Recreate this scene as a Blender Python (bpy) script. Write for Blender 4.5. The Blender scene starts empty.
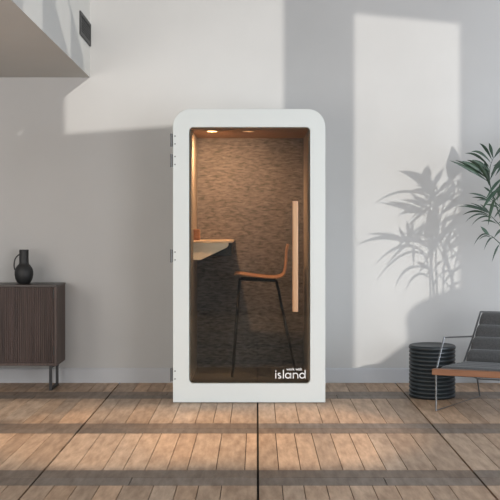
import bpy, bmesh, math, random
from mathutils import Vector, Matrix
random.seed(4)
PI = math.pi
COL = bpy.context.scene.collection
SC = bpy.context.scene

# ---------------------------------------------------------------- basics
F, HX, HY, CH, CY = 1036.0, 257.0, 225.0, 1.358, -7.9
WALL_Y = 1.03
WPX = F / (WALL_Y - CY)
SUN_A, SUN_B = 0.60, 0.45          # sunlight travels (-A, +1, -B) per metre of depth
def W(px, py, y):
    s = F / (y - CY)
    return Vector(((px - HX) / s, y, CH - (py - HY) / s))
def S(px, py, y):                  # point at depth y whose shadow meets the wall where W(px,py,WALL_Y) is
    p = W(px, py, WALL_Y); k = WALL_Y - y
    return Vector((p.x + SUN_A * k, y, p.z + SUN_B * k))

# ---------------------------------------------------------------- materials
def srgb(r, g, b):
    def f(c):
        c /= 255.0
        return c / 12.92 if c <= 0.04045 else ((c + 0.055) / 1.055) ** 2.4
    return (f(r), f(g), f(b), 1.0)

def mat(name, c, rough=0.5, metal=0.0, vary=0.06, scale=(6, 6, 6), detail=4, bump=0.0, spec=0.5,
        c2=None, emis=None, estr=0, sheen=0.0, attr=None, nscale=1.0):
    m = bpy.data.materials.new(name); m.use_nodes = True
    nt = m.node_tree; N = nt.nodes; L = nt.links
    b = N['Principled BSDF']
    b.inputs['Roughness'].default_value = rough
    b.inputs['Metallic'].default_value = metal
    b.inputs['Specular IOR Level'].default_value = spec
    if sheen: b.inputs['Sheen Weight'].default_value = sheen
    tc = N.new('ShaderNodeTexCoord'); mp = N.new('ShaderNodeMapping')
    mp.inputs['Scale'].default_value = scale
    L.new(tc.outputs['Object'], mp.inputs['Vector'])
    no = N.new('ShaderNodeTexNoise'); no.inputs['Scale'].default_value = nscale
    no.inputs['Detail'].default_value = detail
    no.inputs['Roughness'].default_value = 0.6
    L.new(mp.outputs['Vector'], no.inputs['Vector'])
    rp = N.new('ShaderNodeValToRGB')
    a = [max(0, v * (1 - vary)) for v in c[:3]] + [1]
    d = list(c2) if c2 else [min(1, v * (1 + vary)) for v in c[:3]] + [1]
    if c2: a = list(c)
    rp.color_ramp.elements[0].position = 0.32; rp.color_ramp.elements[0].color = a
    rp.color_ramp.elements[1].position = 0.68; rp.color_ramp.elements[1].color = d
    L.new(no.outputs['Fac'], rp.inputs['Fac'])
    out = rp.outputs['Color']
    if attr:
        at = N.new('ShaderNodeAttribute'); at.attribute_name = attr
        mx = N.new('ShaderNodeMix'); mx.data_type = 'RGBA'; mx.blend_type = 'MULTIPLY'
        mx.inputs[0].default_value = 1.0
        L.new(out, mx.inputs[6]); L.new(at.outputs['Color'], mx.inputs[7])
        out = mx.outputs[2]
    L.new(out, b.inputs['Base Color'])
    if bump:
        bp = N.new('ShaderNodeBump'); bp.inputs['Strength'].default_value = bump
        bp.inputs['Distance'].default_value = 0.01
        L.new(no.outputs['Fac'], bp.inputs['Height']); L.new(bp.outputs['Normal'], b.inputs['Normal'])
    if emis:
        b.inputs['Emission Color'].default_value = emis
        b.inputs['Emission Strength'].default_value = estr
    return m

M = {}
M['wall'] = mat('plaster_wall', (.485, .475, .462, 1), 0.85, vary=.035, scale=(.9, .9, .9), detail=6, bump=.02, spec=.2)
M['rear'] = mat('sun_mask_plaster', (.45, .45, .45, 1), 0.9, vary=.03, spec=.2)  # for the added sun mask behind the camera
M['soffit'] = mat('soffit_plaster', (.50, .49, .465, 1), 0.85, vary=.03, scale=(1, 1, 1), spec=.2)
M['base'] = mat('skirting_paint', (.49, .495, .51, 1), 0.5, vary=.03, scale=(2, 2, 2), spec=.3)
M['booth'] = mat('booth_white_lacquer', (.68, .705, .68, 1), 0.45, vary=.012, scale=(2, 2, 2), spec=.3)
M['plinth'] = mat('black_plinth', (.012, .012, .012, 1), 0.7)
M['hinge'] = mat('hinge_steel', (.13, .13, .13, 1), 0.4, metal=.8, vary=.05)
M['screw'] = mat('screw_steel', (.35, .35, .34, 1), 0.4, metal=.7, vary=.05)
M['felt'] = mat('brown_felt_panel', (.066, .060, .057, 1), 0.95, scale=(13, 13, 44), detail=8, bump=.15, spec=.1,
                c2=(.215, .185, .172, 1), sheen=.05, nscale=1.6)
M['felt_side'] = mat('side_panel_laminate', (.34, .285, .235, 1), 0.6, vary=.08, scale=(5, 5, 1.5), detail=5, spec=.3)
M['ceil_panel'] = mat('booth_ceiling_oak', (.30, .17, .10, 1), 0.6, vary=.1, scale=(2, 14, 14), detail=4)
M['booth_floor'] = mat('booth_carpet', (.055, .053, .050, 1), 0.95, vary=.2, scale=(60, 60, 60), spec=.1)
M['oak'] = mat('pale_oak', (.60, .42, .27, 1), 0.45, scale=(2, 2, 14), detail=5, c2=(.70, .52, .35, 1))
M['oak_v'] = mat('handle_oak', (.45, .235, .115, 1), 0.4, scale=(40, 40, 2), detail=4, c2=(.58, .34, .18, 1))
M['birch'] = mat('desk_birch', (.78, .63, .46, 1), 0.5, scale=(3, 12, 12), detail=4, c2=(.86, .72, .54, 1))
M['ply'] = mat('stool_plywood', (.36, .17, .085, 1), 0.4, scale=(3, 18, 3), detail=4, c2=(.46, .235, .12, 1))
M['black'] = mat('black_powder_coat', (.012, .012, .013, 1), 0.45, vary=.1)
M['blackvase'] = mat('black_matt_ceramic', (.014, .014, .014, 1), 0.55, vary=.2, scale=(20, 20, 20), bump=.15)
M['ribbed'] = mat('black_ribbed_lacquer', (.013, .018, .021, 1), 0.42, vary=.2, scale=(14, 14, 14))
M['walnut'] = mat('dark_stained_walnut', (.040, .024, .019, 1), 0.5, scale=(70, 70, 2.2), detail=6, c2=(.105, .067, .054, 1), bump=.15)
M['walnut_top'] = mat('dark_walnut_top', (.030, .022, .019, 1), 0.4, scale=(2, 40, 40), detail=5, c2=(.055, .040, .034, 1))
M['rail_wood'] = mat('oiled_teak', (.19, .075, .033, 1), 0.42, scale=(3, 3, 30), detail=5, c2=(.29, .125, .058, 1))
M['steel'] = mat('brushed_dark_steel', (.24, .24, .24, 1), 0.38, metal=.9, vary=.1)
M['steel_l'] = mat('brushed_steel', (.42, .42, .42, 1), 0.3, metal=.9, vary=.1)
M['cushion'] = mat('charcoal_canvas', (.070, .070, .070, 1), 0.85, vary=.2, scale=(90, 90, 90), bump=.2, spec=.2, sheen=.2)
M['leaf'] = mat('palm_leaf', (.014, .034, .020, 1), 0.42, scale=(6, 6, 6), c2=(.030, .062, .036, 1))
M['leaf2'] = mat('broad_leaf', (.030, .085, .030, 1), 0.42, scale=(6, 6, 6), c2=(.055, .13, .045, 1))
M['stem'] = mat('palm_stem', (.045, .08, .035, 1), 0.5, vary=.2)
M['pot'] = mat('grey_clay_pot', (.20, .20, .20, 1), 0.8, vary=.1, scale=(9, 9, 9), bump=.2)
M['soil'] = mat('potting_soil', (.03, .02, .014, 1), 0.95, vary=.4, scale=(60, 60, 60), bump=.6)
M['vent'] = mat('vent_dark_metal', (.02, .02, .02, 1), 0.5, metal=.3, vary=.1)
M['ventf'] = mat('vent_grey_frame', (.035, .036, .036, 1), 0.6, metal=.1, vary=.1)
M['lettering'] = mat('white_vinyl', (.86, .86, .84, 1), 0.5, vary=.01)
M['lamp'] = mat('lamp_lens', (1, .8, .6, 1), 0.5, vary=.01, emis=(1, .62, .30, 1), estr=16)
M['lamp_dim'] = mat('lamp_lens_dim', (1, .8, .6, 1), 0.5, vary=.01, emis=(1, .55, .25, 1), estr=1.2)
M['bezel'] = mat('lamp_bezel', (.5, .33, .2, 1), 0.35, metal=.5, vary=.02)
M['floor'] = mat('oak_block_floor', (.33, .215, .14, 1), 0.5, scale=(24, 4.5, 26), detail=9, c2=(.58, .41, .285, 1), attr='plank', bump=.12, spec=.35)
M['subfloor'] = mat('dark_floor_joint', (.02, .016, .013, 1), 0.9)

def glass_mat():
    m = bpy.data.materials.new('booth_glass'); m.use_nodes = True
    nt = m.node_tree; N = nt.nodes; L = nt.links
    N.remove(N['Principled BSDF'])
    tr = N.new('ShaderNodeBsdfTransparent'); tr.inputs['Color'].default_value = (.86, .87, .86, 1)
    gl = N.new('ShaderNodeBsdfGlossy'); gl.inputs['Roughness'].default_value = .03
    gl.inputs['Color'].default_value = (.9, .95, .95, 1)
    fr = N.new('ShaderNodeFresnel'); fr.inputs['IOR'].default_value = 1.5
    mx = N.new('ShaderNodeMixShader')
    L.new(fr.outputs[0], mx.inputs[0]); L.new(tr.outputs[0], mx.inputs[1]); L.new(gl.outputs[0], mx.inputs[2])
    L.new(mx.outputs[0], N['Material Output'].inputs['Surface'])
    return m
M['glass'] = glass_mat()

# ---------------------------------------------------------------- mesh helpers
def link(name, bm, m, parent=None, smooth=False, bevel=0, seg=2):
    me = bpy.data.meshes.new(name)
    bmesh.ops.recalc_face_normals(bm, faces=bm.faces[:])
    bm.to_mesh(me); bm.free()
    ms = m if isinstance(m, list) else [m]
    for k in ms: me.materials.append(k)
    if smooth:
        for p in me.polygons: p.use_smooth = True
    o = bpy.data.objects.new(name, me); COL.objects.link(o)
    if bevel:
        b = o.modifiers.new('bevel', 'BEVEL'); b.width = bevel; b.segments = seg
        b.limit_method = 'ANGLE'; b.angle_limit = math.radians(40)
    if parent:
        o.parent = parent
        # geometry is written in world space; keep it there under a moved parent
        pm = Matrix.Identity(4); p = parent
        while p is not None:
            pm = Matrix.Translation(p.location) @ pm; p = p.parent
        o.location = -pm.translation
    return o
def thing(name, loc, label, cat, group=None):
    o = bpy.data.objects.new(name, None); COL.objects.link(o)
    o.location = loc; o.empty_display_size = .1
    tag(o, label, cat, group); return o
def tag(o, label, cat, group=None):
    o['label'] = label; o['category'] = cat
    if group: o['group'] = group
def struct(name, bm, m, **k):
    o = link(name, bm, m, **k); o['kind'] = 'structure'; return o
def child(name, parent, bm, m, **k): return link(name, bm, m, parent, **k)

def box(bm, x0, x1, y0, y1, z0, z1):
    vs = [bm.verts.new((x, y, z)) for x in (x0, x1) for y in (y0, y1) for z in (z0, z1)]
    fs = [(0,1,3,2),(4,6,7,5),(0,4,5,1),(2,3,7,6),(0,2,6,4),(1,5,7,3)]
    return [bm.faces.new([vs[i] for i in f]) for f in fs]
def B(*a):
    bm = bmesh.new(); box(bm, *a); return bm
def prism(bm, pts, axis, d0, d1):
    """closed 2-D outline extruded; axis 'y': pts=(x,z), 'x': pts=(y,z), 'z': pts=(x,y)"""
    def P(p, d):
        return {'y': (p[0], d, p[1]), 'x': (d, p[0], p[1]), 'z': (p[0], p[1], d)}[axis]
    a = [bm.verts.new(P(p, d0)) for p in pts]; b = [bm.verts.new(P(p, d1)) for p in pts]
    bm.faces.new(a); bm.faces.new(b[::-1]); n = len(pts)
    for i in range(n): bm.faces.new((a[i], a[(i+1) % n], b[(i+1) % n], b[i]))
def rrect(x0, x1, z0, z1, r, n=8):
    """r = (bl, br, tr, tl) radii; same vertex count for every radius"""
    out = []
    for (cx, cz, rr, a0) in ((x0, z0, r[0], PI), (x1, z0, r[1], 1.5*PI), (x1, z1, r[2], 0), (x0, z1, r[3], .5*PI)):
        rr = max(rr, 1e-4)
        ox = cx + rr if cx == x0 else cx - rr; oz = cz + rr if cz == z0 else cz - rr
        for i in range(n + 1):
            a = a0 + .5*PI*i/n
            out.append((ox + rr*math.cos(a), oz + rr*math.sin(a)))
    return out
def ring(bm, outer, inner, y0, y1):
    n = len(outer)
    L = [[bm.verts.new((p[0], y, p[1])) for p in pts] for pts in (outer, inner) for y in (y0, y1)]
    o0, o1, i0, i1 = L
    for k in range(n):
        j = (k+1) % n
        bm.faces.new((o0[k], o0[j], i0[j], i0[k])); bm.faces.new((o1[k], i1[k], i1[j], o1[j]))
        bm.faces.new((o0[k], o1[k], o1[j], o0[j])); bm.faces.new((i0[k], i0[j], i1[j], i1[k]))
def tube(bm, pts, r, n=10, cap=True):
    pts = [Vector(p) for p in pts]; rings = []
    up = None
    for i, p in enumerate(pts):
        t = ((pts[i+1] - p) if i == 0 else (p - pts[i-1]) if i == len(pts)-1 else (pts[i+1]-p).normalized() + (p-pts[i-1]).normalized()).normalized()
        if up is None:
            up = Vector((0,0,1)) if abs(t.z) < .9 else Vector((1,0,0))
        a = t.cross(up).normalized(); b = a.cross(t).normalized(); up = b
        k = 1.0
        if 0 < i < len(pts)-1:
            c = max(.5, t.dot((p-pts[i-1]).normalized())); k = 1/c
        rr = r[i] if isinstance(r, (list, tuple)) else r
        rings.append([bm.verts.new(p + rr*(math.cos(2*PI*j/n)*a + math.sin(2*PI*j/n)*b)) for j in range(n)])
    for i in range(len(rings)-1):
        for j in range(n):
            bm.faces.new((rings[i][j], rings[i][(j+1)%n], rings[i+1][(j+1)%n], rings[i+1][j]))
    if cap: bm.faces.new(rings[0][::-1]); bm.faces.new(rings[-1])
def lathe(bm, prof, cx, cy, n=48):
    rings = []
    for r, z in prof:
        if r < 1e-5: rings.append([bm.verts.new((cx, cy, z))])
        else: rings.append([bm.verts.new((cx + r*math.cos(2*PI*j/n), cy + r*math.sin(2*PI*j/n), z)) for j in range(n)])
    for a, b in zip(rings, rings[1:]):
        for j in range(n):
            k = (j+1) % n
            if len(a) == 1 and len(b) == 1: continue
            if len(a) == 1: bm.faces.new((a[0], b[k], b[j]))
            elif len(b) == 1: bm.faces.new((a[j], a[k], b[0]))
            else: bm.faces.new((a[j], a[k], b[k], b[j]))
def bez(p0, p1, p2, n):
    return [p0*(1-t)**2 + p1*2*t*(1-t) + p2*t*t for t in [i/n for i in range(n+1)]]
def smooth_path(pts, n=6):
    pts = [Vector(p) for p in pts]; out = []
    P = [2*pts[0]-pts[1]] + pts + [2*pts[-1]-pts[-2]]
    for i in range(1, len(P)-2):
        for k in range(n):
            t = k/n; a, b, c, d = P[i-1], P[i], P[i+1], P[i+2]
            out.append(.5*((2*b) + (c-a)*t + (2*a-5*b+4*c-d)*t*t + (3*b-a-3*c+d)*t**3))
    out.append(pts[-1]); return out
def blade(bm, base, tip, width, sag=Vector((0,0,0)), n=9, peak=.45, wdir=None, fold=.25, facing=Vector((0,1,0))):
    """one leaf: folded strip from base to tip"""
    base = Vector(base); tip = Vector(tip)
    mid = (base+tip)/2 + sag
    path = bez(base, mid, tip, n); prev = None
    for i, p in enumerate(path):
        t = i/n
        tan = (path[min(i+1, n)] - path[max(i-1, 0)]).normalized()
        w = (t/peak)**.7 if t < peak else max(0, 1-((t-peak)/(1-peak))**1.7)
        w = max(w, .04) * width * .5
        side = tan.cross(facing).normalized()
        nrm = side.cross(tan).normalized()
        c = bm.verts.new(p); l = bm.verts.new(p + side*w + nrm*w*fold); r = bm.verts.new(p - side*w + nrm*w*fold)
        if prev:
            bm.faces.new((prev[0], c, l, prev[1])); bm.faces.new((prev[2], r, c, prev[0]))
        prev = (c, l, r)

# ---------------------------------------------------------------- room
bm = B(-6.0, 7.5, WALL_Y, WALL_Y + .15, 0, 4.4); struct('wall_back', bm, M['wall'])
bm = bmesh.new()
prism(bm, [(WALL_Y-.018, 0), (WALL_Y, 0), (WALL_Y, .125), (WALL_Y-.012, .125), (WALL_Y-.018, .115)], 'x', -6.0, 7.5)
struct('baseboard_back', bm, M['base'])

# dropped ceiling box at the upper left, running towards the viewer
bm = bmesh.new()
zb = 2.63
q = [(-1.44, WALL_Y), (-1.385, -2.3), (-6.0, -2.3), (-6.0, WALL_Y)]
prism(bm, q, 'z', zb, 4.4); struct('ceiling', bm, M['soffit'])

# vent on the box's side
vt = thing('ventilation_grille', (-1.43, .75, 2.99), 'dark grey ventilation grille on the side of the dropped ceiling box, against the wall', 'vent')
def side_x(y): return -1.44 + (WALL_Y - y)/(WALL_Y+2.3)*.055
ya, yb_, za, zb2 = .44, WALL_Y-.012, 2.895, 3.085
def vbox(bm, y0, y1, z0, z1, t0, t1):
    vs = []
    for y in (y0, y1):
        for z in (z0, z1):
            for t in (t0, t1): vs.append(bm.verts.new((side_x(y)+t, y, z)))
    for f in [(0,1,3,2),(4,6,7,5),(0,4,5,1),(2,3,7,6),(0,2,6,4),(1,5,7,3)]: bm.faces.new([vs[i] for i in f])
bm = bmesh.new()
vbox(bm, ya, yb_, za, za+.03, 0, .012); vbox(bm, ya, yb_, zb2-.03, zb2, 0, .012)
vbox(bm, ya, ya+.035, za+.03, zb2-.03, 0, .012); vbox(bm, yb_-.035, yb_, za+.03, zb2-.03, 0, .012)
child('frame', vt, bm, M['ventf'])
bm = bmesh.new(); vbox(bm, ya+.035, yb_-.035, za+.03, zb2-.03, 0, .002); child('backing', vt, bm, M['plinth'])
bm = bmesh.new()
n = 13
for i in range(1, n):
    y = ya+.035 + (yb_-ya-.07)*i/n; vbox(bm, y-.004, y+.004, za+.03, zb2-.03, .002, .009)
for i in range(1, 6):
    z = za+.03 + (zb2-za-.06)*i/6; vbox(bm, ya+.035, yb_-.035, z-.003, z+.003, .002, .008)
g = child('grid', vt, bm, M['ventf'])

# floor: short oak boards between crosswise pairs of darker boards
bm = bmesh.new()
cl = bm.loops.layers.float_color.new('plank')
def plank(x0, x1, y0, y1, c):
    g = .0022
    fs = box(bm, x0+g, x1-g, y0+g, y1-g, -.02, 0)
    for f in fs:
        for l in f.loops: l[cl] = (*c, 1)
rnd = random.Random(11)
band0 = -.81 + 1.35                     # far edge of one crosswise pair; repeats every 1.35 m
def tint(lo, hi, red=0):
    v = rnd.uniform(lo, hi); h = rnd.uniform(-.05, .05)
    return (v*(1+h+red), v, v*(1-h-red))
k = -4
main = [-1.18 + 1.185*i for i in range(-4, 8)]
for k in range(-2, 6):
    far = band0 - 1.35*k
    near_field = far - 1.35
    for pi_ in range(len(main)-1):
        xa, xb = main[pi_]+.004, main[pi_+1]-.004
        # crosswise pair
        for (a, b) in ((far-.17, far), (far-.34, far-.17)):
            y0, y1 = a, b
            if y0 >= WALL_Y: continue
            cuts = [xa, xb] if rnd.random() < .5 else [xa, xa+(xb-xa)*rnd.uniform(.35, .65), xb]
            for c0, c1 in zip(cuts, cuts[1:]):
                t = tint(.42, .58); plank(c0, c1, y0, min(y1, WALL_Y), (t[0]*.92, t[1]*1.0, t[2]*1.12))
        # lengthwise boards
        y1, y0 = far-.34, far-1.35
        if y0 >= WALL_Y: continue
        xs = [xa]; 
        while xs[-1] < xb - .19:
            xs.append(xs[-1] + rnd.choice([.112, .118, .12, .122, .16]))
        xs.append(xb)
        if xs[-1]-xs[-2] < .05: xs.pop(-2)
        for c0, c1 in zip(xs, xs[1:]):
            t = tint(.80, 1.07, .02)
            plank(c0, c1, y0, min(y1, WALL_Y), t)
f = box(bm, -6, 7.5, -9.2, WALL_Y, -.05, -.021)
for ff in f: ff.material_index = 1
struct('floor', bm, [M['floor'], M['subfloor']])

# added wall behind the viewer, its openings shaped to cast the sun patches
PY = -8.6
def wp(px, py):                        # sunlit spot on the back wall -> sun mask
    p = W(px, py, WALL_Y); k = WALL_Y - PY
    return (p.x + SUN_A*k, p.z + SUN_B*k)
def fp(px, py):                        # sunlit spot on the floor -> sun mask
    D = F*CH/(py-HY); y = CY + D; x = (px-HX)*D/F; k = y - PY
    return (x + SUN_A*k, SUN_B*k)
A_pts = [wp(54, 135.5), wp(173, 127), wp(285, 121), wp(285, -70), (3.36, 8.0), (3.36, 6.9)]
for i in range(24):                     # made-up sawtooth edge: a row of teeth that thins the light out gradually
    z = 6.9 - (6.9 - wp(0, 135.5)[1])*(i+1)/25
    A_pts += [(4.12, z+.012), (3.78, z), (4.12, z-.004)]
openings = [
    A_pts,
    [(3.36, 6.47), (3.76, 6.47), (3.76, 6.87), (3.36, 6.87)],
    [(2.72, 5.4), (3.10, 5.4), (3.10, 8.0), (2.72, 8.0)],
    [wp(353, 12), wp(461, 23), wp(461, 288.5), wp(449, 291), wp(440, 293.5), wp(430, 297.5), wp(419, 302.5), wp(411, 308.5), wp(407, 317), wp(409, 341), wp(366, 373), wp(353, 385)],
    [fp(-45, 399), fp(173, 404.5), fp(347, 404.5), fp(358, 421.5), fp(-60, 420)],
    [fp(-60, 434), fp(372, 433), fp(388, 450), fp(402, 468), fp(-90, 468)],
]
cu = bpy.data.curves.new('wall_sun_mask', 'CURVE'); cu.dimensions = '2D'; cu.fill_mode = 'BOTH'; cu.extrude = .02
def spl(pts):
    s = cu.splines.new('POLY'); s.points.add(len(pts)-1)
    for q_, p in zip(s.points, pts): q_.co = (p[0], p[1], 0, 1)
    s.use_cyclic_u = True
spl([(-3.2, 0), (9.5, 0), (9.5, 8.6), (-3.2, 8.6)])
for o_ in openings: spl(o_)
tmp = bpy.data.objects.new('tmp', cu); COL.objects.link(tmp)
bpy.context.view_layer.update()
me = bpy.data.meshes.new_from_object(tmp)
bpy.data.objects.remove(tmp)
wf = bpy.data.objects.new('wall_sun_mask', me); COL.objects.link(wf)
me.materials.clear(); me.materials.append(M['rear'])
wf.rotation_euler = (PI/2, 0, 0); wf.location = (0, PY, 0); wf['kind'] = 'structure'

# ---------------------------------------------------------------- phone booth
X0, X1, ZT = -.641, .521, 2.243
booth = thing('phone_booth', (-.057, .48, 0), 'tall white office phone booth with rounded top corners and a glass door', 'booth')
gx0, gx1, gz0, gz1 = -.519, .406, .149, 2.105
bm = bmesh.new()
ring(bm, rrect(X0+.006, X1-.006, .03, ZT-.006, (0, 0, .130, .130), 10), rrect(gx0-.004, gx1+.004, .136, gz1+.006, (.01,)*4, 10), .056, .96)
for f in bm.faces[:]: pass
child('body', booth, bm, M['booth'], bevel=.002)
bm = B(X0+.01, X1-.01, .96, .985, .03, ZT-.15); child('rear_cover', booth, bm, M['booth'])
bm = B(X0+.012, X1-.012, .03, .94, 0.0, .03); child('plinth', booth, bm, M['plinth'])
bm = B(gx0-.004, gx1+.004, .90, .955, .137, gz1); child('back_panel', booth, bm, M['felt'])
bm = B(gx0-.0035, gx0+.010, .062, .90, .137, gz1); child('side_panel', booth, bm, M['felt_side'])
bm = B(gx1-.010, gx1+.0035, .062, .90, .137, gz1); child('side_panel', booth, bm, M['felt_side'])
bm = B(gx0+.010, gx1-.010, .062, .90, gz1-.010, gz1+.004); child('ceiling_panel', booth, bm, M['ceil_panel'])
bm = B(gx0+.010, gx1-.010, .062, .90, .1365, .1485); child('floor_panel', booth, bm, M['booth_floor'])
# door
bm = bmesh.new()
ring(bm, rrect(X0, X1, .005, ZT, (0.003, .003, .135, .135), 10), rrect(gx0, gx1, gz0, gz1, (.032, .032, .032, .032), 10), 0, .05)
door = child('door', booth, bm, M['booth'], bevel=.0025)
def sub(name, bm, m, **k):
    return link(name, bm, m, door, **k) if False else _sub(name, bm, m, **k)
def _sub(name, bm, m, parent=None, **k):
    o = link(name, bm, m, **k); o.parent = parent or door
    return o                              # door's own origin is world zero, so world coordinates carry over
bm = bmesh.new()
prism(bm, rrect(gx0+.001, gx1-.001, gz0+.001, gz1-.001, (.031,)*4, 10), 'y', .018, .026); _sub('glass_pane', bm, M['glass'])
bm = bmesh.new()
prism(bm, [(p[0], p[1]) for p in rrect(.268, .312, -.062, -.020, (.012,)*4, 5)], 'z', .70, 1.54)
_sub('handle', bm, M['oak_v'], bevel=.003)
for z in (.78, 1.46):
    bm = bmesh.new(); tube(bm, [(.290, -.022, z), (.290, .018, z)], .009, 12); _sub('handle_fixing', bm, M['steel'], smooth=False)
for py in (140, 160.5, 256, 375):
    z = CH - (py-HY)/(F/7.9)
    bm = bmesh.new(); box(bm, X0-.016, X0-.0005, .012, .05, z-.048, z+.048)
    tube(bm, [(X0-.014, .008, z-.05), (X0-.014, .008, z+.05)], .0075, 10)
    for dz in (-.03, .03):
        tube(bm, [(X0+.016, -.0015, z+dz), (X0+.016, .004, z+dz)], .0055, 10)
    _sub('hinge', bm, M['hinge'])
# lettering on the glass, built from strokes
LP = F/7.918
def lx(px): return (px-HX)/LP
def lz(py): return CH-(py-HY)/LP
bm = bmesh.new(); ly0, ly1 = .0155, .0178
def stroke(pts, w=.0075):
    n = len(pts); L_, R_ = [], []
    for i in range(n):
        a = Vector(pts[max(i-1, 0)]); b = Vector(pts[min(i+1, n-1)]); t = (b-a).normalized()
        nn = Vector((-t.y, t.x)) * w/2; p = Vector(pts[i]); L_.append(p+nn); R_.append(p-nn)
    for i in range(n-1):
        q = [L_[i], L_[i+1], R_[i+1], R_[i]]
        a = [bm.verts.new((v.x, ly0, v.y)) for v in q]; b = [bm.verts.new((v.x, ly1, v.y)) for v in q]
        bm.faces.new(a); bm.faces.new(b[::-1])
        for j in range(4): bm.faces.new((a[j], a[(j+1)%4], b[(j+1)%4], b[j]))
def arc(cx, cz, rx, rz, a0, a1, n=16):
    return [(cx+rx*math.cos(math.radians(a0+(a1-a0)*i/n)), cz+rz*math.sin(math.radians(a0+(a1-a0)*i/n))) for i in range(n+1)]
u = 1/LP; base = lz(378.4); xh = 5.6*u; asc = 8.6*u
xx = lx(275.8)
stroke([(xx, base), (xx, base+xh)]); stroke([(xx, base+xh+1.2*u), (xx, base+xh+2.4*u)])
cx = lx(279.4); r = xh/4
stroke(arc(cx, base+3*r-.1*u, 1.35*u, r-.35*u, 40, 270, 12)[:-1] + arc(cx, base+r+.05*u, 1.45*u, r-.3*u, 90, -140, 12), .0078)
xx = lx(283.4); stroke([(xx, base), (xx, base+asc)])
cx = lx(287.9); stroke(arc(cx, base+xh/2, xh/2-.35*u, xh/2-.35*u, 0, 360, 24)); xx = lx(290.7); stroke([(xx, base), (xx, base+xh)])
xx = lx(293.3); stroke([(xx, base), (xx, base+xh)])
stroke(arc(lx(295.6), base+xh-2.6*u, 2.25*u, 2.2*u, 180, 0, 14) + [(lx(297.9), base)])
cx = lx(302.2); stroke(arc(cx, base+xh/2, xh/2-.35*u, xh/2-.35*u, 0, 360, 24)); xx = lx(305.1); stroke([(xx, base), (xx, base+asc)])
_sub('lettering', bm, M['lettering'])
tc = bpy.data.curves.new('t', 'FONT'); tc.body = 'work with'; tc.size = 2.9*u; tc.extrude = .0008; tc.offset = .0003
to = bpy.data.objects.new('t', tc); COL.objects.link(to); bpy.context.view_layer.update()
tm = bpy.data.meshes.new_from_object(to); bpy.data.objects.remove(to); tm.materials.clear(); tm.materials.append(M['lettering'])
wdt = max(v.co.x for v in tm.vertices)
to = bpy.data.objects.new('small_lettering', tm); COL.objects.link(to); to.parent = door
to.rotation_euler = (PI/2, 0, 0); k = 15.5*u/wdt; to.scale = (k, k, 1); to.location = (lx(286.4), .0165, lz(370.4))

# downlights
def downlight(x, y, m, r=.04):
    bm = bmesh.new()
    lathe(bm, [(r, gz1-.0105), (r, gz1-.015), (r+.010, gz1-.016), (r+.012, gz1-.0105)], x, y, 28)
    d = child('downlight', booth, bm, M['bezel'], smooth=False)
    bm = bmesh.new(); lathe(bm, [(0, gz1-.0125), (r, gz1-.0125), (r, gz1-.0105), (0, gz1-.0105)], x, y, 28)
    o = link('lamp_lens', bm, m); o.parent = d; o.matrix_parent_inverse = Matrix.Translation(-Vector(d.location)) @ Matrix.Translation(-booth.location)
    return d
downlight(-.352, .22, M['lamp']); downlight(-.066, .22, M['lamp_dim'], .036)
# desk
bm = bmesh.new()
prism(bm, [(gx0+.010, 1.215), (-.200, 1.215), (-.193, 1.219), (-.193, 1.231), (-.200, 1.235), (gx0+.010, 1.235)], 'y', .37, .899)
desk = child('desk', booth, bm, M['oak'], bevel=.002)
def dsub(name, bm, m, **k):
    o = link(name, bm, m, **k); o.parent = desk
    o.matrix_parent_inverse = Matrix.Translation(-Vector(desk.location)) @ Matrix.Translation(-booth.location); return o
bm = bmesh.new()
prism(bm, [(gx0+.010, 1.078), (-.450, 1.078), (-.240, 1.178), (-.228, 1.194), (-.228, 1.2145), (gx0+.010, 1.2145)], 'y', .385, .407)
dsub('bracket', bm, M['birch'], bevel=.002)
bm = B(-.36, -.205, .55, .89, 1.105, 1.2145); dsub('cable_box', bm, M['black'], bevel=.004)
bm = B(gx0+.010, gx0+.062, .40, .46, 1.2355, 1.325); dsub('socket_block', bm, M['rail_wood'], bevel=.004)

# ---------------------------------------------------------------- bar stool
FZ = .1485
stool = thing('bar_stool', (.02, .50, FZ), 'bar stool with curved tan plywood shell on thin black legs inside the booth', 'stool')
ys0, ys1 = .29, .68
prof = [(234.6, 275.2), (237, 274.6), (242, 275), (250, 276.3), (260, 277.6), (268, 278.4), (276, 278.5), (281.5, 277), (285.0, 273.8), (286.8, 268.5), (287.4, 262), (287.6, 255), (288.1, 249.5), (289.3, 244.4)]
pp = smooth_path([W(a, b, .45) for a, b in prof], 3)
bm = bmesh.new(); t = .011; rows = []
ny = 10; N_ = len(pp)
for i, p in enumerate(pp):
    d = (pp[min(i+1, N_-1)]-pp[max(i-1, 0)]).normalized(); nn = Vector((-d.z, 0, d.x))
    s = i/(N_-1); row = []
    half = .195 - .03*max(0, (s-.6)/.4)
    if s < .06: half *= .90 + .1*(s/.06)
    if s > .94: half *= .88 + .12*((1-s)/.06)
    for sg in (0, 1):
        for j in range(ny+1):
            v = -1 + 2*j/ny
            dish = .014*(v*v-.6)*(-1 if s > .55 else 1)
            q = p + nn*(t*sg) + (Vector((-.006, 0, 0))*v*v if s > .55 else Vector((0, 0, .006))*v*v)
            row.append(bm.verts.new((q.x, .485 + v*half, q.z)))
    rows.append(row)
m_ = ny+1
for a, b in zip(rows, rows[1:]):
    for j in range(ny):
        bm.faces.new((a[j], a[j+1], b[j+1], b[j])); bm.faces.new((a[m_+j], b[m_+j], b[m_+j+1], a[m_+j+1]))
    bm.faces.new((a[0], b[0], b[m_], a[m_])); bm.faces.new((a[ny], a[m_+ny], b[m_+ny], b[ny]))
for row in (rows[0], rows[-1]):
    for j in range(ny): bm.faces.new((row[j], row[j+1], row[m_+j+1], row[m_+j]))
child('seat_shell', stool, bm, M['ply'], smooth=True)
yn, yf = .34, .63
zt = .925
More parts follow.
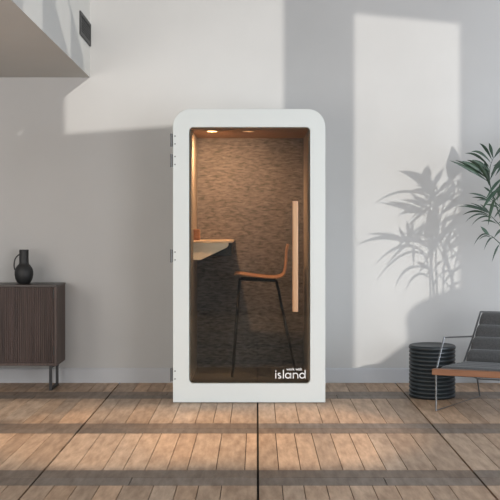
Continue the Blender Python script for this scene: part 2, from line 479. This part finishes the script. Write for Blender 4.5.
def XX(px, y=.40): return (px-HX)*(y-CY)/F
for (y, yo) in ((yn, -.035), (yf, .035)):
    fx, rx_ = XX(239.5), XX(276.5)
    bm = bmesh.new(); tube(bm, [(fx, y, zt-.004), (XX(232.4), y+yo, FZ+.005)], .0105, 12); child('leg', stool, bm, M['black'], smooth=True)
    bm = bmesh.new(); tube(bm, [(rx_, y, zt-.014), (XX(296.5), y+yo, FZ+.005)], .0105, 12); child('leg', stool, bm, M['black'], smooth=True)
bm = bmesh.new()
fx, rx_ = XX(239.5), XX(276.5)
tube(bm, [(fx, yf, zt), (fx, yn, zt), (rx_, yn, zt-.012), (rx_, yf, zt-.012), (fx, yf, zt)], .009, 10, cap=False)
child('seat_frame', stool, bm, M['black'], smooth=True)
bm = bmesh.new()
zr = FZ+.26; k = (zr-FZ)/(zt-FZ)
fxx = XX(232.4)*(1-k)+fx*k; rxx = XX(294)*(1-k)+rx_*k
tube(bm, [(fxx, yn-.035*(1-k), zr), (fxx, yf+.035*(1-k), zr)], .007, 10)
child('footrest', stool, bm, M['black'], smooth=True)

# ---------------------------------------------------------------- sideboard
sx0, sx1, sy0, sy1, sz0, sz1 = -2.95, -1.644, .60, .985, .201, .866
sb = thing('sideboard', ((sx0+sx1)/2, .79, 0), 'dark brown wooden sideboard with ribbed doors on thin black metal legs', 'sideboard')
bm = B(sx0, sx1, sy0+.03, sy1, sz0+.0, sz1-.018); child('body', sb, bm, M['walnut'], bevel=.003)
bm = B(sx0-.004, sx1+.004, sy0+.006, sy1+.002, sz1-.018, sz1); child('top', sb, bm, M['walnut_top'], bevel=.003)
# side lip framing the doors
bm = B(sx1-.022, sx1, sy0+.004, sy0+.03, sz0, sz1-.018); child('side_lip', sb, bm, M['walnut'], bevel=.002)
bm = B(sx0, sx1-.022, sy0+.012, sy0+.03, sz0, sz0+.022); child('bottom_rail', sb, bm, M['walnut'], bevel=.002)
def rdoor(x0, x1):
    bm = bmesh.new(); pts = [(x0, sy0+.029)]; nr = int((x1-x0)/.0155)
    w = (x1-x0)/nr
    for i in range(nr):
        xa = x0 + i*w
        for a, d in ((.08, .016), (.2, .0085), (.5, .006), (.8, .0085), (.92, .016)):
            pts.append((xa+a*w, sy0+d))
    pts.append((x1, sy0+.029))
    prism(bm, pts, 'z', sz0+.024, sz1-.020); return bm
xm = (sx0+sx1)/2
d1 = child('door', sb, rdoor(sx0+.02, xm-.002), M['walnut']); d2 = child('door', sb, rdoor(xm+.002, sx1-.024), M['walnut'])
for z in (sz0+.09, sz1-.11):
    bm = B(sx1-.0235, sx1-.0215, sy0+.001, sy0+.004, z, z+.07)
    child('hinge', sb, B(sx1-.030, sx1-.0225, sy0+.001, sy0+.006, z, z+.07), M['black'])
def legframe(x):
    bm = bmesh.new(); w = .011; ya, yb = sy0+.0, .89
    ya = .575+.02
    box(bm, x-w, x+w, ya, ya+.02, 0, sz0); box(bm, x-w, x+w, yb-.02, yb, 0, sz0)
    box(bm, x-w, x+w, ya+.02, yb-.02, 0, .02)
    box(bm, x-w, x+w, ya+.02, yb-.02, sz0-.02, sz0)
    child('leg_frame', sb, bm, M['black'])
legframe(-1.694); legframe(sx0+.05)

# vase
vx, vy = -1.957, .80; vz = sz1
va = thing('vase', (vx, vy, vz), 'matt black round-bellied jug vase with one loop handle on the sideboard', 'vase')
pr = [(0, 0), (.046, 0), (.049, .004), (.060, .018), (.072, .042), (.078, .075), (.077, .103), (.069, .130), (.055, .151), (.043, .163), (.0395, .173), (.039, .20), (.039, .272), (.040, .283), (.0385, .285), (.033, .283), (.033, .17), (0, .16)]
bm = bmesh.new(); lathe(bm, [(r, vz+z) for r, z in pr], vx, vy, 48); child('body', va, bm, M['blackvase'], smooth=True)
bm = bmesh.new()
tube(bm, smooth_path([(vx-.036, vy, vz+.246), (vx-.055, vy, vz+.232), (vx-.074, vy, vz+.205), (vx-.082, vy, vz+.165), (vx-.080, vy, vz+.13), (vx-.070, vy, vz+.108)], 6), .0055, 10)
child('handle', va, bm, M['blackvase'], smooth=True)

# ---------------------------------------------------------------- ribbed drum side table
tx, ty, tr, th = 1.386, .30, .183, .412
bm = bmesh.new(); pr = [(0, 0), (tr-.018, 0)]
nrib = 12; h = (th-.038)/nrib
for i in range(nrib):
    z0 = .002+i*h
    for k in range(7):
        a = -PI/2 + PI*k/6
        pr.append((tr-.013+.013*math.cos(a), z0 + h/2 + h*.47*math.sin(a)))
z0 = .002+nrib*h
for k in range(9):
    a = -PI/2 + PI*k/8
    pr.append((tr-.012+.014*math.cos(a), z0 + .018 + .018*math.sin(a)))
pr += [(tr-.022, th-.005), (0, th-.005)]
lathe(bm, pr, tx, ty, 64)
o = link('drum_side_table', bm, M['ribbed'], smooth=True)
for v in o.data.vertices: v.co -= Vector((tx, ty, 0))
o.location = (tx, ty, 0)
tag(o, 'black round drum side table with horizontal ribs beside the lounge chair', 'side table')

# ---------------------------------------------------------------- lounge chair
O = Vector((1.303, -.36, 0)); V = Vector((.581, .814, 0)); U = Vector((.93, -.367, 0)).normalized(); WID = .66
def C(t, z, s=0): return O + V*t + U*s + Vector((0, 0, z))
ch = thing('lounge_chair', O + V*.4 + U*WID/2, 'low lounge chair with steel sled frame, teak front rail and charcoal channelled cushions', 'chair')
def flatbar(pts, s, w=.007, thk=.012):
    bm = bmesh.new(); tube(bm, [C(t, z, s) for t, z in pts], w, 8); return bm
for s in (0, WID):
    bm = bmesh.new()
    tube(bm, [C(.46, .265, s), C(.50, .235, s), C(.735, .15, s), C(.785, .008, s), C(0, .008, s), C(0.0, .27, s), C(.01, .31, s), C(.135, .528, s), C(.655, .49, s)], .0065, 8)
    child('side_frame', ch, bm, M['steel'], smooth=False)
    bm = bmesh.new(); tube(bm, [C(.44, .262, s), C(.655, .49, s), C(.80, .672, s)], .0075, 8)
    child('back_post', ch, bm, M['steel'])
bm = bmesh.new(); tube(bm, [C(.80, .672, 0), C(.80, .672, WID)], .007, 8); child('top_bar', ch, bm, M['steel'])
bm = bmesh.new(); tube(bm, [C(.735, .15, 0), C(.735, .15, WID)], .006, 8); child('cross_bar', ch, bm, M['steel'])
# teak rails
def obox(bm, t0, t1, z0, z1, s0, s1):
    vs = [bm.verts.new(C(t, z, s)) for t in (t0, t1) for z in (z0, z1) for s in (s0, s1)]
    for f in [(0,1,3,2),(4,6,7,5),(0,4,5,1),(2,3,7,6),(0,2,6,4),(1,5,7,3)]: bm.faces.new([vs[i] for i in f])
bm = bmesh.new(); obox(bm, -.045, .012, .272, .316, -.012, WID+.012); child('front_rail', ch, bm, M['rail_wood'], bevel=.004)
bm = bmesh.new(); obox(bm, .0125, .46, .262, .272, .0, WID); child('seat_sling', ch, bm, M['cushion'])
def rolls(path, n, r, s0, s1, name):
    """channelled cushion: outline of n soft rolls swept across the chair"""
    bm = bmesh.new(); P = [Vector(p) for p in path]
    L_ = [0]
    for a, b in zip(P, P[1:]): L_.append(L_[-1] + (b-a).length)
    def at(d):
        for i in range(len(P)-1):
            if d <= L_[i+1] + 1e-9:
                k = (d-L_[i])/(L_[i+1]-L_[i]); return P[i].lerp(P[i+1], k), (P[i+1]-P[i]).normalized()
        return P[-1], (P[-1]-P[-2]).normalized()
    top, bot = [], []; m = n*8
    for i in range(m+1):
        p, d = at(L_[-1]*i/m); nn = Vector((-d.y, d.x))
        f = abs(math.sin(PI*i/8))**.5
        top.append(p + nn*(.022 + r*f)); bot.append(p - nn*(.004 + .35*r*f))
    prof = top + bot[::-1]
    secs = []
    for s, k in ((s0, .55), (s0+.012, .85), (s0+.035, 1), (s1-.035, 1), (s1-.012, .85), (s1, .55)):
        secs.append([])
        for i, p in enumerate(prof):
            j = i if i <= m else 2*m+1-i
            c, _ = at(L_[-1]*j/m); q = c + (p-c)*k
            secs[-1].append(bm.verts.new(C(q.x, q.y, s)))
    nn = len(prof)
    for a, b in zip(secs, secs[1:]):
        for i in range(nn): bm.faces.new((a[i], a[(i+1)%nn], b[(i+1)%nn], b[i]))
    bm.faces.new(secs[0][::-1]); bm.faces.new(secs[-1])
    child(name, ch, bm, M['cushion'], smooth=True)
rolls([(.015, .285), (.44, .278)], 4, .026, .012, WID-.012, 'seat_cushion')
rolls([(.455, .300), (.645, .50), (.778, .655)], 4, .048, .034, WID-.034, 'back_cushion')

# ---------------------------------------------------------------- plants
def pot(parent, x, y, r, h):
    bm = bmesh.new(); lathe(bm, [(0, 0), (r*.72, 0), (r*.78, .02), (r, h-.03), (r*1.03, h), (r*.93, h), (r*.90, h-.04), (0, h-.04)], x, y, 40)
    child('pot', parent, bm, M['pot'], smooth=True)
    bm = bmesh.new(); lathe(bm, [(0, h-.039), (r*.89, h-.039), (r*.5, h-.02), (0, h-.015)], x, y, 30)
    child('soil', parent, bm, M['soil'], smooth=True)

# palm whose fronds enter the picture at the right edge
px_, py_ = 2.36, .42
palm = thing('potted_palm', (px_, py_, 0), 'dark green potted palm with drooping feathery fronds at the right edge', 'plant')
pot(palm, px_, py_, .20, .36)
crown = Vector((px_, py_, .75))
def frond(path, leaflets, name='frond'):
    """path: world points of the rachis; leaflets: (t index on path, tip point, width)"""
    P = smooth_path(path, 8); n = len(P)
    bm = bmesh.new()
    rad = [.009*(1-.8*i/(n-1)) for i in range(n)]
    tube(bm, P, rad, 6)
    for (t, tip, w, sag) in leaflets:
        b = P[min(n-1, int(t*(n-1)))] if not isinstance(t, Vector) else t
        blade(bm, b, tip, w, Vector((0, 0, sag)), n=9, facing=Vector((random.uniform(-.5, .3), 1, random.uniform(-.5, .5))).normalized())
    child(name, palm, bm, M['leaf'], smooth=False)
Y = .45
def v(px, py, y=Y): return W(px, py, y)
def lf(bx, by, tx_, ty_, w, arch, y=.45, dy=0):   # leaflet: foot, tip, width, rise of its arch (pixels at that depth)
    return (v(bx, by, y), v(tx_, ty_, y + dy), w, arch*.0081)
frond([crown, v(524, 300, .44), v(508, 240, .44), v(496, 205, .44), v(490, 184, .44), v(490, 168, .44), v(494, 156, .44)],
      [lf(488.5, 182, 449.5, 160.5, .034, 5, .44, -.10), lf(489, 180, 455, 160, .026, 5, .43, .08), lf(489.5, 178, 461, 161, .034, 6, .44, -.06), lf(489.5, 176, 467, 160, .034, 6, .45, .06),
       lf(490, 172, 472, 160, .030, 5, .43, -.04), lf(490, 168, 465, 153.5, .024, 10, .45, .05), lf(491, 163, 471, 152, .028, 9, .44, -.06), lf(492, 160, 479.5, 143.5, .026, 6, .44, .05),
       lf(490, 184, 478, 163, .030, 3, .44, -.05), lf(490, 180, 484, 160, .030, 2, .45, .05), lf(493, 158, 489, 143, .03, 3, .46, -.05),
       lf(490, 180, 503, 158, .03, 5), lf(491, 174, 511, 160, .03, 6), lf(494, 158, 508, 146, .03, 6), lf(493, 166, 516, 170, .03, 8), lf(494, 195, 512, 182, .028, 5),
       lf(489.5, 186, 486, 172, .026, 1, .46)])
frond([crown, v(530, 300, .36), v(516, 240, .36), v(504, 212, .36), v(492, 200, .36), v(488, 199, .36)],
      [lf(489, 199, 468.5, 193.3, .017, 3, .36, -.06), lf(490, 201, 472, 197.5, .015, 3, .36, .05), lf(492, 202, 477, 200.5, .014, 3, .36, -.04), lf(492, 194, 483.5, 187, .018, 2, .36),
       lf(494, 202, 508, 190, .022, 4, .36), lf(498, 206, 514, 200, .022, 4, .36), lf(492, 200, 499, 186, .02, 2, .36), lf(500, 209, 484, 205, .018, 4, .36)])
frond([crown, v(534, 310, .55), v(520, 258, .55), v(505, 232, .55), v(494, 219, .55), v(489, 214, .55)],
      [lf(489.5, 214, 458, 206.5, .019, 6, .54, -.06), lf(490, 216, 462.5, 215, .018, 9, .55, .06), lf(489, 213, 463, 204.5, .015, 4, .54, .08), lf(490, 214, 470, 203, .014, 4, .55, -.04),
       lf(491, 218, 465.5, 222, .015, 12, .55, -.05), lf(493, 219, 471.5, 225.5, .015, 11, .54), lf(491, 215, 480, 204, .016, 2, .55), lf(497, 224, 481, 222, .016, 5, .55),
       lf(494, 218, 507, 206, .022, 4, .55), lf(498, 224, 517, 218, .022, 6, .55), lf(503, 230, 520, 232, .022, 6, .55)])
frond([crown, v(537, 330, .40), v(524, 275, .40), v(508, 252, .40), v(494, 238, .40), v(490, 235.5, .40)],
      [lf(490, 236, 480.5, 226.5, .030, 1, .39, -.04), lf(490, 236, 473.5, 246, .014, 12, .40, .04), lf(491, 238, 479, 240, .012, 6, .41), lf(494, 238, 484, 250, .014, 8, .40),
       lf(494, 238, 505, 228, .022, 4, .40), lf(500, 244, 518, 240, .022, 6, .40), lf(500, 244, 492, 262, .018, 5, .40)])
rr = random.Random(3)
for k in range(7):                       # the rest of the crown, outside the picture
    a = rr.uniform(-1.5, 1.4) if k < 5 else rr.uniform(2.0, 3.6)
    if k >= 5: a = -1.9 - .4*(k-5)
    L_ = rr.uniform(.5, .75); dx, dy = math.cos(a)*L_, math.sin(a)*L_*.45
    top = crown + Vector((dx*.5, dy*.5, rr.uniform(.9, 1.35))); tip = crown + Vector((dx*1.25, dy*1.2, rr.uniform(.75, 1.25)))
    path = [crown, crown + Vector((dx*.15, dy*.15, .6)), top, tip]
    lfs = []
    for i in range(26):
        t = .35 + .65*i/25; P_ = smooth_path(path, 8); b = P_[min(len(P_)-1, int(t*(len(P_)-1)))]
        sg = 1 if i % 2 else -1
        lfs.append((t, b + Vector((dx*.28 - sg*dy*.35, min(.2, dy*.25 + sg*.12), .05 - .28*t + rr.uniform(-.04, .04))) * 1.0, .028, .05))
    frond(path, lfs)
bm = bmesh.new()
for k in range(5):
    a = 2*PI*k/5; tube(bm, [(px_+.05*math.cos(a), py_+.05*math.sin(a), .33), crown + Vector((.01*math.cos(a), .01*math.sin(a), .02))], [.016, .010], 8)
child('stems', palm, bm, M['stem'], smooth=True)

# tall broad-leaved plant just outside the picture; the sun throws its shadow on the wall
YB = -.68
pb = S(434, 330, YB)
plant = thing('potted_rubber_plant', (pb.x, YB, 0), 'tall leafy potted plant standing out of view to the right of the lounge chair', 'plant')
pot(plant, pb.x, YB, .21, .40)
def s(px, py, dy=0): return S(px, py, YB+dy)
def leaf(a, b, wpx, sag=(0, 0), dy=0, peak=.5):
    bm = bmesh.new(); p0 = s(*a, dy); p1 = s(*b, dy+random.uniform(-.08, .08))
    sg = Vector((sag[0]/WPX, random.uniform(-.03, .03), -sag[1]/WPX))
    blade(bm, p0, p1, wpx/WPX, sg*2, n=12, peak=peak, facing=Vector((-SUN_A, 1, -SUN_B)).normalized(), fold=.2)
    child('leaf', plant, bm, M['leaf2'])
def stalk(pts, r0, r1, dy=0):
    P = smooth_path([s(x, y, dy) for x, y in pts], 6); n = len(P)
    bm = bmesh.new(); tube(bm, P, [r0+(r1-r0)*i/(n-1) for i in range(n)], 8); child('stalk', plant, bm, M['stem'], smooth=True)
stalk([(434, 405), (434, 330), (434, 296), (431, 262), (432, 225), (434, 196), (432, 182)], .012, .006)
stalk([(436, 405), (437, 330), (437, 292), (436, 250), (441, 215), (447, 195), (449, 182)], .009, .005, .05)
stalk([(438, 405), (441, 330), (443, 290), (445, 255), (451, 225), (457, 205)], .008, .005, -.05)
stalk([(432, 405), (431, 330), (429, 270), (420, 250), (408, 244)], .008, .005, .08)
stalk([(436, 405), (446, 330), (450, 295), (455, 265), (460, 240)], .007, .004, -.08)
leaf((449.5, 184), (452, 146), 13, (2, 0), .05, .45)
leaf((448, 182), (466, 145), 6, (4, 4), 0)
leaf((432, 186), (428, 165), 8.5, (-1, 0), 0, .65)
leaf((434, 186), (444, 168), 5.5, (0, 0), .1, .4)
leaf((433, 196), (399, 171), 8.5, (3, -3), -.05, .45)
leaf((437, 200), (373, 205), 2.6, (-3, -10), .1)
leaf((426, 216), (377, 202), 3.5, (2, -2), -.1, .35)
leaf((428, 214), (397, 217), 4.2, (0, -6), .05, .4)
leaf((441, 214), (463, 194), 6.5, (0, 0), .05, .5)
leaf((437, 203), (454, 180), 4.5, (2, 2), 0, .5)
leaf((434, 205), (443, 192), 5, (0, 0), 0, .5)
leaf((432, 262), (429, 206), 8.5, (-1, 0), 0, .5)
leaf((436, 250), (437, 206), 6, (1, 0), .06, .5)
leaf((410, 243), (366, 234), 3.6, (0, -2), .05, .4)
leaf((410, 244), (356, 246), 3.8, (0, -8), -.05, .4)
leaf((408, 244), (399, 227), 3.5, (0, 0), .03, .5)
leaf((408, 243), (406, 220), 3.2, (0, 0), .03, .5)
leaf((409, 243), (413, 221), 3.2, (0, 0), .03, .5)
leaf((412, 243), (424, 221), 5, (1, 3), .03, .55)
leaf((404, 243), (390, 232), 3.2, (0, 0), .03, .5)
leaf((429, 249), (399, 241), 5, (0, -4), .02, .5)
leaf((428, 256), (374, 266), 3, (0, -14), .06)
leaf((428, 258), (376, 281), 2.6, (0, -14), -.02)
leaf((430, 270), (395, 288), 3, (-2, -12), .1)
leaf((432, 280), (405, 292), 2.5, (-3, -10), .1)
random.seed(8)
for (a, b, w) in [((443, 262), (452, 228), 3), ((442, 240), (447, 214), 3.5), ((446, 256), (461, 234), 2.6), ((448, 246), (455, 215), 3), ((450, 262), (470, 246), 2.6),
                  ((453, 238), (463, 212), 3.4), ((443, 285), (456, 268), 2.4), ((445, 288), (464, 281), 2.4), ((441, 276), (449, 252), 2.6), ((456, 262), (460, 240), 2.6),
                  ((452, 270), (467, 259), 2.4), ((441, 296), (462, 290), 2.2), ((459, 225), (470, 205), 3.5)]:
    leaf(a, b, w, (random.uniform(-2, 2), random.uniform(-3, 1)), random.uniform(-.1, .1), .5)

# ---------------------------------------------------------------- light
w = bpy.data.worlds.new('world'); SC.world = w; w.use_nodes = True
w.node_tree.nodes['Background'].inputs[0].default_value = (.80, .90, 1.0, 1)
w.node_tree.nodes['Background'].inputs[1].default_value = .24
def light(name, kind, loc, target, energy, color, **k):
    l = bpy.data.lights.new(name, kind); l.energy = energy; l.color = color
    for a, b in k.items(): setattr(l, a, b)
    o = bpy.data.objects.new(name, l); COL.objects.link(o); o.location = loc
    o.rotation_euler = (Vector(target) - Vector(loc)).to_track_quat('-Z', 'Y').to_euler(); return o
light('sun', 'SUN', (5, -8, 6), Vector((5, -8, 6)) + Vector((-SUN_A, 1, -SUN_B)), 1.95, (1, .965, .90), angle=math.radians(.27))
light('fill_area_high', 'AREA', (.6, -8.3, 4.3), (.2, 1, 1.0), 70, (1, .98, .95), shape='RECTANGLE', size=6, size_y=2.0)  # added soft fill, high up behind the camera
light('fill_area_front', 'AREA', (-3.0, -8.3, 1.25), (-.2, 1, .5), 130, (1, .97, .94), shape='RECTANGLE', size=2.6, size_y=2.2)  # added low fill, kept left of what the glass reflects
light('fill_area_front', 'AREA', (3.3, -8.3, 1.25), (.9, 1, .3), 195, (.95, .97, 1), shape='RECTANGLE', size=2.6, size_y=2.2)  # matching low fill added on the right, slightly cool
light('window_daylight_left', 'AREA', (-4.2, -3.0, 1.9), (0, 1.0, 1.2), 55, (1, .96, .91), shape='RECTANGLE', size=2.0, size_y=2.2)
light('fill_area_right', 'AREA', (5.0, -2.6, 1.5), (1.3, 1.0, .5), 205, (.80, .89, 1), shape='RECTANGLE', size=2.4, size_y=3.0)  # bluish fill added to lift and cool the shaded right side
for x in (-1.75, -.80, .14):             # added warm spots that brighten the floor in front of the booth
    light('floor_fill_spot', 'SPOT', (x, -1.15, 5.2), (x, -1.15, 0), 450, (1, .68, .40), spot_size=math.radians(24), spot_blend=.55, shadow_soft_size=.05)
def spot(x, y, e, ang):
    light('downlight_lamp', 'SPOT', (x, y, gz1-.03), (x+.03, y+.65, 1.35), e, (1, .60, .33), spot_size=math.radians(ang), spot_blend=.9, shadow_soft_size=.03)
spot(-.352, .21, 80, 135); spot(-.066, .21, 6, 130)

# ---------------------------------------------------------------- camera
cam = bpy.data.cameras.new('camera'); co = bpy.data.objects.new('camera', cam); COL.objects.link(co)
co.location = (0, CY, CH); co.rotation_euler = (PI/2, 0, 0)
cam.sensor_width = 36; cam.lens = 36*F/500
cam.shift_x = -(HX-250)/500; cam.shift_y = -(250-HY)/500
SC.camera = co
vs = SC.view_settings
vs.view_transform = 'Standard'; vs.look = 'None'; vs.gamma = 1; vs.use_curve_mapping = False; vs.exposure = .05
